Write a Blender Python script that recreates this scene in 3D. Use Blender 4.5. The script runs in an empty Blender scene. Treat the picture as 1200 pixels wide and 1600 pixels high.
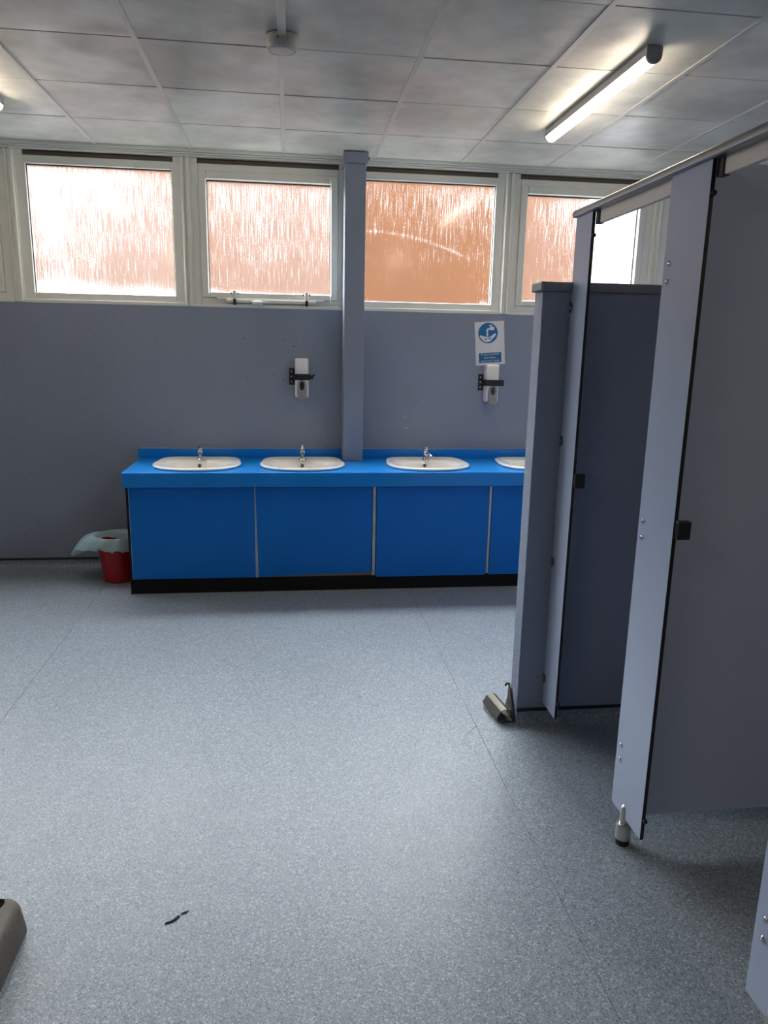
import bpy, bmesh, math, random
from mathutils import Vector, Matrix, noise
random.seed(7)
SC = bpy.context.scene
COL = SC.collection
PI = math.pi

# ------------------------------------------------------------------ camera, sky, exposure
cam = bpy.data.cameras.new('camera')
cam.sensor_fit = 'VERTICAL'
cam.sensor_height = 24.0
cam.lens = 17.3553
cam.clip_start = 0.02
cam_o = bpy.data.objects.new('camera', cam)
COL.objects.link(cam_o)
R_ = Vector((0.992105, -0.123881, 0.019514))
U_ = Vector((0.008306, 0.220174, 0.975425))
B_ = Vector((-0.125133, -0.967562, 0.219465))
cam_o.matrix_world = Matrix(((R_.x, U_.x, B_.x, 0), (R_.y, U_.y, B_.y, 0), (R_.z, U_.z, B_.z, 1.6), (0, 0, 0, 1)))
SC.camera = cam_o

SKY_STRENGTH = 3.0
SUN_STRENGTH = 54.0
LAMP_STRENGTH = 32.0
world = bpy.data.worlds.new('overcast_sky')
SC.world = world
world.use_nodes = True
_bg = world.node_tree.nodes['Background']
_bg.inputs['Color'].default_value = (0.86, 0.94, 1.0, 1)
_bg.inputs['Strength'].default_value = SKY_STRENGTH
# hazy sun high behind the windows: a wide soft disc, so it throws no hard patches
sun = bpy.data.lights.new('hazy_sun', 'SUN')
sun.energy = SUN_STRENGTH; sun.angle = math.radians(110); sun.color = (0.90, 0.96, 1.0)
sun_o = bpy.data.objects.new('hazy_sun', sun); COL.objects.link(sun_o)
sun_o.location = (0, 9, 9)
sun_o.rotation_euler = Vector((-0.45, 0.70, 0.62)).to_track_quat('Z', 'Y').to_euler()
SC.view_settings.view_transform = 'Standard'
SC.view_settings.look = 'None'
SC.view_settings.gamma = 1.0
SC.view_settings.use_curve_mapping = False
SC.view_settings.exposure = 0.29
SC.cycles.use_denoising = True
SC.cycles.max_bounces = 10
SC.cycles.diffuse_bounces = 6
SC.cycles.transparent_max_bounces = 12
SC.cycles.transmission_bounces = 6
SC.cycles.sample_clamp_indirect = 8.0
SC.cycles.caustics_reflective = False

# ------------------------------------------------------------------ material helpers
def new_mat(name):
    m = bpy.data.materials.new(name); m.use_nodes = True
    return m, m.node_tree.nodes, m.node_tree.links, m.node_tree.nodes['Principled BSDF']

def plain(name, col, rough=0.5, metal=0.0, spec=0.5, var=0.0, vscale=6.0, bump=0.0, bscale=60.0):
    m, N, L, p = new_mat(name)
    p.inputs['Base Color'].default_value = (*col, 1)
    p.inputs['Roughness'].default_value = rough
    p.inputs['Metallic'].default_value = metal
    p.inputs['Specular IOR Level'].default_value = spec
    tc = N.new('ShaderNodeTexCoord')
    if var > 0:
        n = N.new('ShaderNodeTexNoise'); n.inputs['Scale'].default_value = vscale; n.inputs['Detail'].default_value = 5
        L.new(tc.outputs['Object'], n.inputs['Vector'])
        mx = N.new('ShaderNodeMixRGB'); mx.blend_type = 'MIX'
        mx.inputs[1].default_value = (*[c * (1 - var) for c in col], 1)
        mx.inputs[2].default_value = (*[min(1, c * (1 + var)) for c in col], 1)
        L.new(n.outputs['Fac'], mx.inputs[0]); L.new(mx.outputs[0], p.inputs['Base Color'])
    if bump > 0:
        n2 = N.new('ShaderNodeTexNoise'); n2.inputs['Scale'].default_value = bscale; n2.inputs['Detail'].default_value = 4
        L.new(tc.outputs['Object'], n2.inputs['Vector'])
        b = N.new('ShaderNodeBump'); b.inputs['Strength'].default_value = bump; b.inputs['Distance'].default_value = 0.004
        L.new(n2.outputs['Fac'], b.inputs['Height']); L.new(b.outputs['Normal'], p.inputs['Normal'])
    return m

def ramp(N, a, b, ca=(0, 0, 0, 1), cb=(1, 1, 1, 1)):
    r = N.new('ShaderNodeValToRGB')
    r.color_ramp.elements[0].position = a; r.color_ramp.elements[0].color = ca
    r.color_ramp.elements[1].position = b; r.color_ramp.elements[1].color = cb
    return r

def floor_mat():
    m, N, L, p = new_mat('speckled_vinyl')
    g = N.new('ShaderNodeNewGeometry')
    base = (0.235, 0.285, 0.335, 1)
    big = N.new('ShaderNodeTexNoise'); big.inputs['Scale'].default_value = 1.6; big.inputs['Detail'].default_value = 6
    L.new(g.outputs['Position'], big.inputs['Vector'])
    c1 = N.new('ShaderNodeMixRGB'); c1.inputs[1].default_value = (0.20, 0.243, 0.295, 1); c1.inputs[2].default_value = (0.265, 0.305, 0.345, 1)
    L.new(big.outputs['Fac'], c1.inputs[0])
    vo = N.new('ShaderNodeTexVoronoi'); vo.inputs['Scale'].default_value = 270
    L.new(g.outputs['Position'], vo.inputs['Vector'])
    sep = N.new('ShaderNodeSeparateColor'); L.new(vo.outputs['Color'], sep.inputs[0])
    rl = ramp(N, 0.80, 0.86); L.new(sep.outputs[0], rl.inputs[0])
    rd = ramp(N, 0.76, 0.84); L.new(sep.outputs[1], rd.inputs[0])
    c2 = N.new('ShaderNodeMixRGB'); c2.inputs[2].default_value = (0.42, 0.46, 0.50, 1)
    L.new(rl.outputs[0], c2.inputs[0]); L.new(c1.outputs[0], c2.inputs[1])
    c3 = N.new('ShaderNodeMixRGB'); c3.inputs[2].default_value = (0.13, 0.16, 0.20, 1)
    L.new(rd.outputs[0], c3.inputs[0]); L.new(c2.outputs[0], c3.inputs[1])
    # grubby smudges
    sm = N.new('ShaderNodeTexNoise'); sm.inputs['Scale'].default_value = 5.5; sm.inputs['Detail'].default_value = 8; sm.inputs['Roughness'].default_value = 0.7
    L.new(g.outputs['Position'], sm.inputs['Vector'])
    rs = ramp(N, 0.66, 0.82); L.new(sm.outputs['Fac'], rs.inputs[0])
    sc = N.new('ShaderNodeMath'); sc.operation = 'MULTIPLY'; sc.inputs[1].default_value = 0.45; L.new(rs.outputs[0], sc.inputs[0])
    c4 = N.new('ShaderNodeMixRGB'); c4.inputs[2].default_value = (0.13, 0.14, 0.15, 1)
    L.new(sc.outputs[0], c4.inputs[0]); L.new(c3.outputs[0], c4.inputs[1])
    L.new(c4.outputs[0], p.inputs['Base Color'])
    rr = N.new('ShaderNodeMapRange'); rr.inputs[3].default_value = 0.34; rr.inputs[4].default_value = 0.52
    L.new(sm.outputs['Fac'], rr.inputs[0]); L.new(rr.outputs[0], p.inputs['Roughness'])
    p.inputs['Specular IOR Level'].default_value = 0.5
    n2 = N.new('ShaderNodeTexNoise'); n2.inputs['Scale'].default_value = 260; n2.inputs['Detail'].default_value = 2
    L.new(g.outputs['Position'], n2.inputs['Vector'])
    b = N.new('ShaderNodeBump'); b.inputs['Strength'].default_value = 0.35; b.inputs['Distance'].default_value = 0.0015
    L.new(n2.outputs['Fac'], b.inputs['Height']); L.new(b.outputs['Normal'], p.inputs['Normal'])
    return m

def wall_mat(name, col, rough=0.45, bump=0.5, bscale=45):
    m, N, L, p = new_mat(name)
    g = N.new('ShaderNodeNewGeometry')
    n = N.new('ShaderNodeTexNoise'); n.inputs['Scale'].default_value = 1.8; n.inputs['Detail'].default_value = 7
    L.new(g.outputs['Position'], n.inputs['Vector'])
    c = N.new('ShaderNodeMixRGB'); c.inputs[1].default_value = (*[v * 0.88 for v in col], 1); c.inputs[2].default_value = (*[v * 1.1 for v in col], 1)
    L.new(n.outputs['Fac'], c.inputs[0])
    # paint chips
    ch = N.new('ShaderNodeTexNoise'); ch.inputs['Scale'].default_value = 26; ch.inputs['Detail'].default_value = 3
    L.new(g.outputs['Position'], ch.inputs['Vector'])
    rc = ramp(N, 0.775, 0.80); L.new(ch.outputs['Fac'], rc.inputs[0])
    c2 = N.new('ShaderNodeMixRGB'); c2.inputs[2].default_value = (0.6, 0.62, 0.64, 1)
    L.new(rc.outputs[0], c2.inputs[0]); L.new(c.outputs[0], c2.inputs[1]); L.new(c2.outputs[0], p.inputs['Base Color'])
    p.inputs['Roughness'].default_value = rough
    n2 = N.new('ShaderNodeTexNoise'); n2.inputs['Scale'].default_value = bscale; n2.inputs['Detail'].default_value = 5
    mp = N.new('ShaderNodeMapping'); mp.inputs['Scale'].default_value = (1, 1, 1.6)
    L.new(g.outputs['Position'], mp.inputs[0]); L.new(mp.outputs[0], n2.inputs['Vector'])
    b = N.new('ShaderNodeBump'); b.inputs['Strength'].default_value = bump; b.inputs['Distance'].default_value = 0.006
    L.new(n2.outputs['Fac'], b.inputs['Height']); L.new(b.outputs['Normal'], p.inputs['Normal'])
    return m

def tile_mat():
    m, N, L, p = new_mat('ceiling_tile_board')
    g = N.new('ShaderNodeNewGeometry')
    oi = N.new('ShaderNodeObjectInfo')
    n = N.new('ShaderNodeTexNoise'); n.inputs['Scale'].default_value = 2.2; n.inputs['Detail'].default_value = 7; n.inputs['Roughness'].default_value = 0.62
    L.new(g.outputs['Position'], n.inputs['Vector'])
    r = ramp(N, 0.38, 0.66, (0.45, 0.445, 0.395, 1), (0.68, 0.685, 0.62, 1)); L.new(n.outputs['Fac'], r.inputs[0])
    v = N.new('ShaderNodeMapRange'); v.inputs[3].default_value = 0.9; v.inputs[4].default_value = 1.08
    L.new(oi.outputs['Random'], v.inputs[0])
    mu = N.new('ShaderNodeVectorMath'); mu.operation = 'SCALE'; L.new(r.outputs[0], mu.inputs[0]); L.new(v.outputs[0], mu.inputs['Scale'])
    L.new(mu.outputs[0], p.inputs['Base Color'])
    n3 = N.new('ShaderNodeTexNoise'); n3.inputs['Scale'].default_value = 5; n3.inputs['Detail'].default_value = 8
    L.new(g.outputs['Position'], n3.inputs['Vector'])
    rr = N.new('ShaderNodeMapRange'); rr.inputs[1].default_value = 0.3; rr.inputs[2].default_value = 0.7; rr.inputs[3].default_value = 0.28; rr.inputs[4].default_value = 0.55
    L.new(n3.outputs['Fac'], rr.inputs[0]); L.new(rr.outputs[0], p.inputs['Roughness'])
    b = N.new('ShaderNodeBump'); b.inputs['Strength'].default_value = 0.25; b.inputs['Distance'].default_value = 0.01
    L.new(n3.outputs['Fac'], b.inputs['Height']); L.new(b.outputs['Normal'], p.inputs['Normal'])
    return m

def pane_mat(name, cover, side=0.0, smear=False, lo=0.03, hi=0.6, foot0=0.30, footk=6.0):
    """dirty glazing: clear glass under a scattering film of run-down grime; cover = how much of it is filmed over"""
    m = bpy.data.materials.new(name); m.use_nodes = True
    N = m.node_tree.nodes; L = m.node_tree.links
    N.clear()
    out = N.new('ShaderNodeOutputMaterial')
    tc = N.new('ShaderNodeTexCoord')          # object coordinates: pane centre at 0
    mp = N.new('ShaderNodeMapping'); mp.inputs['Scale'].default_value = (150, 1, 6)
    L.new(tc.outputs['Object'], mp.inputs[0])
    s1 = N.new('ShaderNodeTexNoise'); s1.inputs['Scale'].default_value = 1.0; s1.inputs['Detail'].default_value = 5; s1.inputs['Roughness'].default_value = 0.65
    L.new(mp.outputs[0], s1.inputs['Vector'])
    g = N.new('ShaderNodeNewGeometry')
    mp2 = N.new('ShaderNodeMapping'); mp2.inputs['Scale'].default_value = (4.5, 1, 2.2)
    L.new(g.outputs['Position'], mp2.inputs[0])
    s2 = N.new('ShaderNodeTexNoise'); s2.inputs['Scale'].default_value = 1.0; s2.inputs['Detail'].default_value = 4
    L.new(mp2.outputs[0], s2.inputs['Vector'])
    sx = N.new('ShaderNodeSeparateXYZ'); L.new(tc.outputs['Object'], sx.inputs[0])
    def math_(op, a, b=None):
        q = N.new('ShaderNodeMath'); q.operation = op
        for i, v in enumerate((a, b)):
            if v is None: continue
            if isinstance(v, (int, float)): q.inputs[i].default_value = v
            else: L.new(v, q.inputs[i])
        return q.outputs[0]
    f = math_('ADD', math_('MULTIPLY', s1.outputs['Fac'], 2.1), math_('MULTIPLY', s2.outputs['Fac'], 0.50))
    mp3 = N.new('ShaderNodeMapping'); mp3.inputs['Scale'].default_value = (260, 1, 110)
    L.new(tc.outputs['Object'], mp3.inputs[0])
    s3 = N.new('ShaderNodeTexNoise'); s3.inputs['Scale'].default_value = 1.0; s3.inputs['Detail'].default_value = 2
    L.new(mp3.outputs[0], s3.inputs['Vector'])
    f = math_('ADD', f, math_('MULTIPLY', math_('SUBTRACT', s3.outputs['Fac'], 0.5), 1.0))   # dried droplets
    f = math_('ADD', f, math_('MULTIPLY', sx.outputs['Z'], 0.45))       # filmier towards the top
    f = math_('ADD', f, math_('MULTIPLY', sx.outputs['X'], side))
    f = math_('ADD', f, cover - 1.295)
    # lime build-up along the bottom edge of the pane
    foot = math_('SUBTRACT', math_('SUBTRACT', math_('MULTIPLY', s2.outputs['Fac'], 0.12), foot0 + 0.06), sx.outputs['Z'])
    foot = math_('MULTIPLY', math_('MAXIMUM', foot, 0.0), footk)
    f = math_('ADD', f, foot)
    if smear:   # the arc of an old wipe mark
        arc = math_('SUBTRACT', math_('MULTIPLY', math_('POWER', math_('ADD', sx.outputs['X'], 0.42), 2.0), -0.32), -0.07)
        d = math_('ABSOLUTE', math_('SUBTRACT', sx.outputs['Z'], arc))
        band = math_('MULTIPLY', math_('MAXIMUM', math_('SUBTRACT', 0.02, d), 0.0), 11.0)
        lim = math_('LESS_THAN', sx.outputs['X'], 0.30)
        f = math_('ADD', f, math_('MULTIPLY', band, lim))
    r = N.new('ShaderNodeMapRange'); r.inputs[1].default_value = 0.74; r.inputs[2].default_value = 1.25; r.inputs[3].default_value = lo; r.inputs[4].default_value = hi
    r.interpolation_type = 'SMOOTHSTEP'
    L.new(f, r.inputs[0])
    t = N.new('ShaderNodeBsdfTransparent'); t.inputs[0].default_value = (0.93, 0.92, 0.92, 1)
    tr = N.new('ShaderNodeBsdfTranslucent'); tr.inputs[0].default_value = (0.40, 0.38, 0.385, 1)
    mix = N.new('ShaderNodeMixShader')
    L.new(r.outputs[0], mix.inputs[0]); L.new(t.outputs[0], mix.inputs[1]); L.new(tr.outputs[0], mix.inputs[2])
    gl = N.new('ShaderNodeBsdfGlossy'); gl.inputs['Roughness'].default_value = 0.12
    mix2 = N.new('ShaderNodeMixShader'); mix2.inputs[0].default_value = 0.04
    L.new(mix.outputs[0], mix2.inputs[1]); L.new(gl.outputs[0], mix2.inputs[2])
    L.new(mix2.outputs[0], out.inputs['Surface'])
    return m

def emit_mat(name, col, strength):
    m = bpy.data.materials.new(name); m.use_nodes = True
    N = m.node_tree.nodes; L = m.node_tree.links; N.clear()
    o = N.new('ShaderNodeOutputMaterial'); e = N.new('ShaderNodeEmission')
    e.inputs[0].default_value = (*col, 1); e.inputs[1].default_value = strength
    L.new(e.outputs[0], o.inputs[0])
    return m

def liner_mat():
    m, N, L, p = new_mat('thin_blue_plastic')
    p.inputs['Base Color'].default_value = (0.62, 0.90, 0.97, 1); p.inputs['Roughness'].default_value = 0.35
    tr = N.new('ShaderNodeBsdfTranslucent'); tr.inputs[0].default_value = (0.6, 0.78, 0.85, 1)
    tp = N.new('ShaderNodeBsdfTransparent')
    a = N.new('ShaderNodeMixShader'); a.inputs[0].default_value = 0.4
    b = N.new('ShaderNodeMixShader'); b.inputs[0].default_value = 0.07
    L.new(p.outputs[0], a.inputs[1]); L.new(tr.outputs[0], a.inputs[2])
    L.new(a.outputs[0], b.inputs[1]); L.new(tp.outputs[0], b.inputs[2])
    L.new(b.outputs[0], N['Material Output'].inputs['Surface'])
    return m

M = {
    'floor': floor_mat(),
    'subfloor': plain('floor_adhesive', (0.10, 0.11, 0.12), 0.8),
    'wall': wall_mat('blue_grey_wall_paint', (0.262, 0.298, 0.372)),
    'wing': wall_mat('blue_grey_paint_on_rough_plaster', (0.275, 0.315, 0.41), 0.5, 1.0, 110),
    'coping': plain('grey_gloss_coping', (0.22, 0.235, 0.27), 0.4, var=0.1),
    'post': plain('grey_painted_boxing', (0.25, 0.284, 0.355), 0.4, var=0.06, vscale=4),
    'tile': tile_mat(),
    'tee': plain('off_white_grid_metal', (0.52, 0.515, 0.48), 0.4, var=0.06, vscale=10),
    'void': plain('ceiling_void_board', (0.06, 0.055, 0.05), 0.9),
    'cornice': plain('white_cornice_paint', (0.74, 0.74, 0.68), 0.4, var=0.05),
    'frame': plain('aged_white_window_frame', (0.80, 0.79, 0.72), 0.35, var=0.07, vscale=9),
    'gasket': plain('dark_gasket', (0.05, 0.045, 0.04), 0.7),
    'slot': plain('brown_timber_gap', (0.13, 0.10, 0.07), 0.8, var=0.2, vscale=20),
    'black': plain('black_plastic', (0.012, 0.012, 0.014), 0.45),
    'blacksteel': plain('black_powder_coated_steel', (0.016, 0.016, 0.018), 0.4),
    'plinth': plain('black_plinth', (0.006, 0.006, 0.007), 0.6, spec=0.25),
    'blue': plain('blue_laminate', (0.0, 0.165, 0.60), 0.38, spec=0.3, var=0.03),
    'bluetop': plain('blue_worktop_laminate', (0.002, 0.24, 0.74), 0.26, spec=0.45, var=0.05, vscale=3),
    'alu': plain('aluminium_strip', (0.50, 0.52, 0.54), 0.4, 0.6),
    'wood': plain('raw_chipboard', (0.30, 0.17, 0.09), 0.8, var=0.2, vscale=40),
    'ceramic': plain('glazed_ceramic', (0.90, 0.87, 0.81), 0.14, var=0.03),
    'chrome': plain('chrome', (0.72, 0.72, 0.73), 0.14, 1.0),
    'satin': plain('satin_steel', (0.66, 0.65, 0.62), 0.3, 1.0),
    'bronze': plain('tarnished_steel', (0.10, 0.09, 0.07), 0.42, 0.5, var=0.35, vscale=30),
    'panel': plain('lavender_blue_cubicle_laminate', (0.425, 0.49, 0.645), 0.40, var=0.03, vscale=3),
    'core': plain('black_laminate_core', (0.010, 0.010, 0.011), 0.5),
    'rail': plain('aluminium_headrail', (0.40, 0.40, 0.40), 0.34, 1.0),
    'header': plain('pale_header_board', (0.85, 0.80, 0.76), 0.5, var=0.05),
    'white': plain('white_plastic', (0.87, 0.86, 0.83), 0.35),
    'greyp': plain('grey_plastic', (0.30, 0.30, 0.29), 0.35),
    'bracketgrey': plain('dark_grey_steel', (0.10, 0.11, 0.12), 0.45, 0.5),
    'darkp': plain('smoked_plastic', (0.03, 0.03, 0.03), 0.2),
    'paper': plain('poster_paper', (0.78, 0.76, 0.76), 0.6, var=0.04),
    'posterblue': plain('poster_blue_print', (0.010, 0.15, 0.36), 0.5),
    'red': plain('red_bucket_plastic', (0.42, 0.006, 0.012), 0.35),
    'liner': liner_mat(),
    'detector': plain('aged_cream_plastic', (0.46, 0.45, 0.40), 0.45),
    'lampbody': plain('grey_lamp_body', (0.34, 0.335, 0.33), 0.45),
    'lampglow': emit_mat('lit_lamp_diffuser', (1.0, 0.84, 0.66), LAMP_STRENGTH),
    'block': plain('grubby_grey_rubber', (0.135, 0.12, 0.10), 0.7, var=0.3, vscale=14, bump=0.5, bscale=90),
    'brick': plain('orange_brown_brickwork', (0.25, 0.100, 0.040), 0.9, var=0.12, vscale=2.0),
    'paving': plain('outside_paving', (0.16, 0.155, 0.15), 0.9, var=0.15),
    'scuffmark': plain('scuffed_vinyl', (0.12, 0.135, 0.15), 0.7),
    'scrap': plain('dark_rubber_scrap', (0.02, 0.02, 0.022), 0.8),
}

# ------------------------------------------------------------------ object helpers
def link(name, me, mat=None, parent=None, kind=None):
    o = bpy.data.objects.new(name, me)
    COL.objects.link(o)
    if mat is not None and len(me.materials) == 0: me.materials.append(mat)
    if parent is not None: o.parent = parent
    if kind: o['kind'] = kind
    return o

def obj(name, bm, mat, parent=None, kind=None, smooth=None):
    bmesh.ops.recalc_face_normals(bm, faces=bm.faces)
    me = bpy.data.meshes.new(name); bm.to_mesh(me); bm.free()
    if smooth is not None:
        for p in me.polygons: p.use_smooth = True
        me.set_sharp_from_angle(angle=math.radians(smooth))
    return link(name, me, mat, parent, kind)

def thing(name, label, cat, loc=(0, 0, 0), rotz=0.0, group=None):
    o = bpy.data.objects.new(name, None); COL.objects.link(o)
    o.empty_display_size = 0.05
    o.location = loc; o.rotation_euler = (0, 0, rotz)
    o['label'] = label; o['category'] = cat
    if group: o['group'] = group
    return o

def tag(o, label, cat, group=None):
    o['label'] = label; o['category'] = cat
    if group: o['group'] = group
    return o

def box(bm, x0, x1, y0, y1, z0, z1, bev=0.0, seg=2):
    r = bmesh.ops.create_cube(bm, size=1.0)
    vs = r['verts']
    for v in vs:
        v.co = Vector((x0 + (v.co.x + .5) * (x1 - x0), y0 + (v.co.y + .5) * (y1 - y0), z0 + (v.co.z + .5) * (z1 - z0)))
    if bev > 0:
        es = list({e for v in vs for e in v.link_edges})
        bmesh.ops.bevel(bm, geom=es, offset=bev, segments=seg, affect='EDGES', profile=0.5)

def bx(*a, **k):
    bm = bmesh.new(); box(bm, *a, **k); return bm

def loft(bm, rings, closed=True, cap0=False, cap1=False):
    vr = [[bm.verts.new(p) for p in r] for r in rings]
    n = len(vr[0])
    for a, b in zip(vr, vr[1:]):
        for i in range(n if closed else n - 1):
            j = (i + 1) % n
            bm.faces.new((a[i], a[j], b[j], b[i]))
    if cap0: bm.faces.new(vr[0][::-1])
    if cap1: bm.faces.new(vr[-1])

def lathe(bm, prof, c=(0, 0, 0), n=24, axis='z', cap0=True, cap1=True):
    rings = []
    for r, h in prof:
        ring = []
        for i in range(n):
            a = 2 * PI * i / n
            p = (r * math.cos(a), r * math.sin(a), h)
            if axis == 'y': p = (p[0], h, p[1])
            if axis == 'x': p = (h, p[0], p[1])
            ring.append((c[0] + p[0], c[1] + p[1], c[2] + p[2]))
        rings.append(ring)
    loft(bm, rings, True, cap0, cap1)

def prism(bm, poly, axis, a, b):
    """extrude a 2-D polygon along an axis; poly is in the other two axes, in xyz order"""
    def P(u, v, t):
        return {'x': (t, u, v), 'y': (u, t, v), 'z': (u, v, t)}[axis]
    r0 = [P(u, v, a) for u, v in poly]; r1 = [P(u, v, b) for u, v in poly]
    loft(bm, [r0, r1], True, True, True)

def tube(bm, pts, r, n=10):
    rings = []
    for i, p in enumerate(pts):
        p = Vector(p)
        d = (Vector(pts[min(i + 1, len(pts) - 1)]) - Vector(pts[max(i - 1, 0)])).normalized()
        u = d.orthogonal().normalized(); w = d.cross(u)
        if i and prev is not None:
            u = (prev - d * prev.dot(d)).normalized(); w = d.cross(u)
        prev = u
        rr = r[i] if isinstance(r, (list, tuple)) else r
        rings.append([p + (u * math.cos(2 * PI * k / n) + w * math.sin(2 * PI * k / n)) * rr for k in range(n)])
    loft(bm, rings, True, True, True)

def dup(root, loc, rotz, label, group=None):
    r = root.copy(); COL.objects.link(r); r.location = loc; r.rotation_euler = (0, 0, rotz); r['label'] = label
    if group: r['group'] = group
    for ch in list(root.children):
        c = ch.copy(); COL.objects.link(c); c.parent = r
        for g in ch.children:
            d = g.copy(); COL.objects.link(d); d.parent = c
    return r

# ------------------------------------------------------------------ room constants
XL, XR, YN, YB, ZC = -4.6, 2.9, -2.4, 5.35, 2.821
ZS = 1.845          # window sill level

# ------------------------------------------------------------------ floor: welded vinyl sheets over a slab
fl = obj('floor', bx(XL - .2, XR + .2, YN - .2, YB + .2, -0.2, -0.003), M['subfloor'], kind='structure')
SEAMS = [XL, -3.245, -1.235, 0.789, XR]
for a, b in zip(SEAMS, SEAMS[1:]):
    bm = bmesh.new()
    g = 0.0008
    box(bm, a + g, b - g, YN, YB, -0.003, 0.0)
    obj('vinyl_sheet', bm, M['floor'], fl)
# the worn nicks and scuffs round the right-hand seam
def scuff(pts, w):
    bm = bmesh.new()
    L_ = [Vector((x, y, 0.0004)) for x, y in pts]
    for i in range(len(L_) - 1):
        d = (L_[i + 1] - L_[i]).normalized(); n = Vector((-d.y, d.x, 0)) * w
        q = [L_[i] + n, L_[i] - n, L_[i + 1] - n, L_[i + 1] + n]
        bm.faces.new([bm.verts.new(p) for p in q])
    return bm
for pts, w in (([(0.705, 2.735), (0.745, 2.80), (0.79, 2.85)], 0.0016), ([(0.70, 2.73), (0.745, 2.62)], 0.0016),
               ([(0.80, 3.16), (0.93, 3.17)], 0.0014), ([(0.79, 2.82), (0.88, 2.79), (0.96, 2.80)], 0.0012),
               ([(0.775, 2.12), (0.80, 2.06)], 0.0018), ([(0.79, 2.13), (0.812, 2.07)], 0.0014)):
    obj('floor_nick', scuff(pts, w), M['scuffmark'], fl)

# ------------------------------------------------------------------ walls
wb = obj('wall_back', bx(XL, XR, YB, YB + .10, 0, ZS - 0.012), M['wall'], kind='structure')
for x, z in ((-0.31, 1.63), (-0.03, 1.62), (0.03, 1.58), (-0.29, 1.36), (-0.04, 1.35), (-0.11, 1.38)):
    bm = bmesh.new(); lathe(bm, [(0.004, -0.0012), (0.004, 0.0)], (x, YB, z), 8, 'y')
    obj('screw_hole', bm, M['scrap'], wb)
for x, z, w, h in ((0.82, 1.09, .022, .006), (0.83, 1.01, .03, .006), (0.95, 1.20, .012, .006), (1.80, 1.33, .014, .008), (0.72, 1.36, .008, .006)):
    bm = bmesh.new(); prism(bm, [(x, z), (x + w * .4, z + h), (x + w, z + h * 1.2), (x + w * .6, z + h * .3)], 'y', YB - 0.001, YB)
    obj('paint_chip', bm, M['paper'], wb)
obj('wall_left', bx(XL - .2, XL, YN, YB + .10, 0, ZC + .1), M['wall'], kind='structure')
obj('wall_right', bx(XR, XR + .2, YN, YB + .10, 0, ZC + .1), M['wall'], kind='structure')
obj('wall_near', bx(XL - .2, XR + .2, YN - .2, YN, 0, ZC + .1), M['wall'], kind='structure')
obj('wall_head', bx(XL, XR, YB + 0.03, YB + .10, ZC - 0.045, ZC + .1), M['slot'], kind='structure')

# cove skirting: vinyl turned up the wall under a black capping strip
def cove(name, x0, x1, y, sgn=-1):
    prof = [(y, 0.0), (y + sgn * 0.045, 0.0)] + [(y + sgn * (0.045 - 0.041 * math.sin(a)), 0.0 + 0.041 * (1 - math.cos(a))) for a in (0.35, .7, 1.05, 1.4, PI / 2)] + [(y + sgn * .004, 0.058), (y, 0.058)]
    bm = bmesh.new(); prism(bm, prof, 'x', x0, x1)
    o = obj(name, bm, M['floor'], kind='structure')
    obj('capping_strip', bx(x0, x1, min(y, y + sgn * .007), max(y, y + sgn * .007), 0.058, 0.073, bev=0.002), M['black'], o)
    return o
cove('baseboard_back', XL, -1.02, YB)

# wing wall beside the cubicles
WX, WY0, WY1, WZ = 0.967, 2.856, 2.952, 1.815
ww = obj('wall_wing', bx(WX, XR, WY0, WY1, 0, WZ, bev=0.004), M['wing'], kind='structure')
obj('coping', bx(WX - .012, XR, WY0 - .012, WY1 + .012, WZ, WZ + .036, bev=0.006), M['coping'], ww)
cove('baseboard_wing', WX, XR, WY0)

# boxed-in post on the worktop
cp = obj('pillar', bx(0.370, 0.508, 5.17, YB, 0.8, 2.75, bev=0.004), M['post'], kind='structure')
obj('pillar_cap', bx(0.357, 0.521, 5.157, YB, 2.75, ZC - .004, bev=0.004), M['post'], cp)
obj('fixing_clip', bx(0.521, 0.531, 5.19, 5.205, 2.778, 2.795), M['black'], cp)

# ------------------------------------------------------------------ ceiling
ce = obj('ceiling', bx(XL - .2, XR + .2, YN - .2, YB + .10, ZC + 0.03, ZC + 0.2), M['void'], kind='structure')
GX0, GY0, PX, PY = -0.025, 4.755, 0.6, 0.615
xs = [XL] + [GX0 + PX * k for k in range(-8, 6) if XL < GX0 + PX * k < XR - .05] + [XR]
ys = [YN] + [GY0 - PY * k for k in range(12, -1, -1) if GY0 - PY * k > YN + .05] + [YB - 0.03]
tile_mesh = {}
for i in range(len(xs) - 1):
    for j in range(len(ys) - 1):
        w, d = round(xs[i + 1] - xs[i], 4), round(ys[j + 1] - ys[j], 4)
        if (w, d) not in tile_mesh:
            bm = bmesh.new()
            gx, gy = 0.004, 0.0042
            box(bm, -w / 2 + gx, w / 2 - gx, -d / 2 + gy, d / 2 - gy, 0, 0.014, bev=0.0016, seg=1)
            bmesh.ops.recalc_face_normals(bm, faces=bm.faces)
            me = bpy.data.meshes.new('ceiling_tile'); bm.to_mesh(me); bm.free(); me.materials.append(M['tile'])
            tile_mesh[(w, d)] = me
        t = link('ceiling_tile', tile_mesh[(w, d)], None, ce)
        t.location = ((xs[i] + xs[i + 1]) / 2, (ys[j] + ys[j + 1]) / 2, ZC + random.uniform(0, .0035))
        t.rotation_euler = (random.uniform(-.0022, .0022), random.uniform(-.0018, .0018), 0)
for x in xs[1:-1]:
    obj('grid_tee', bx(x - .012, x + .012, YN, YB - .03, ZC - 0.0018, ZC + .002, bev=0.0008, seg=1), M['tee'], ce)
for y in ys[1:-1]:
    obj('cross_tee', bx(XL, XR, y - .010, y + .010, ZC + 0.0145, ZC + .02), M['gasket'], ce)
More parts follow.
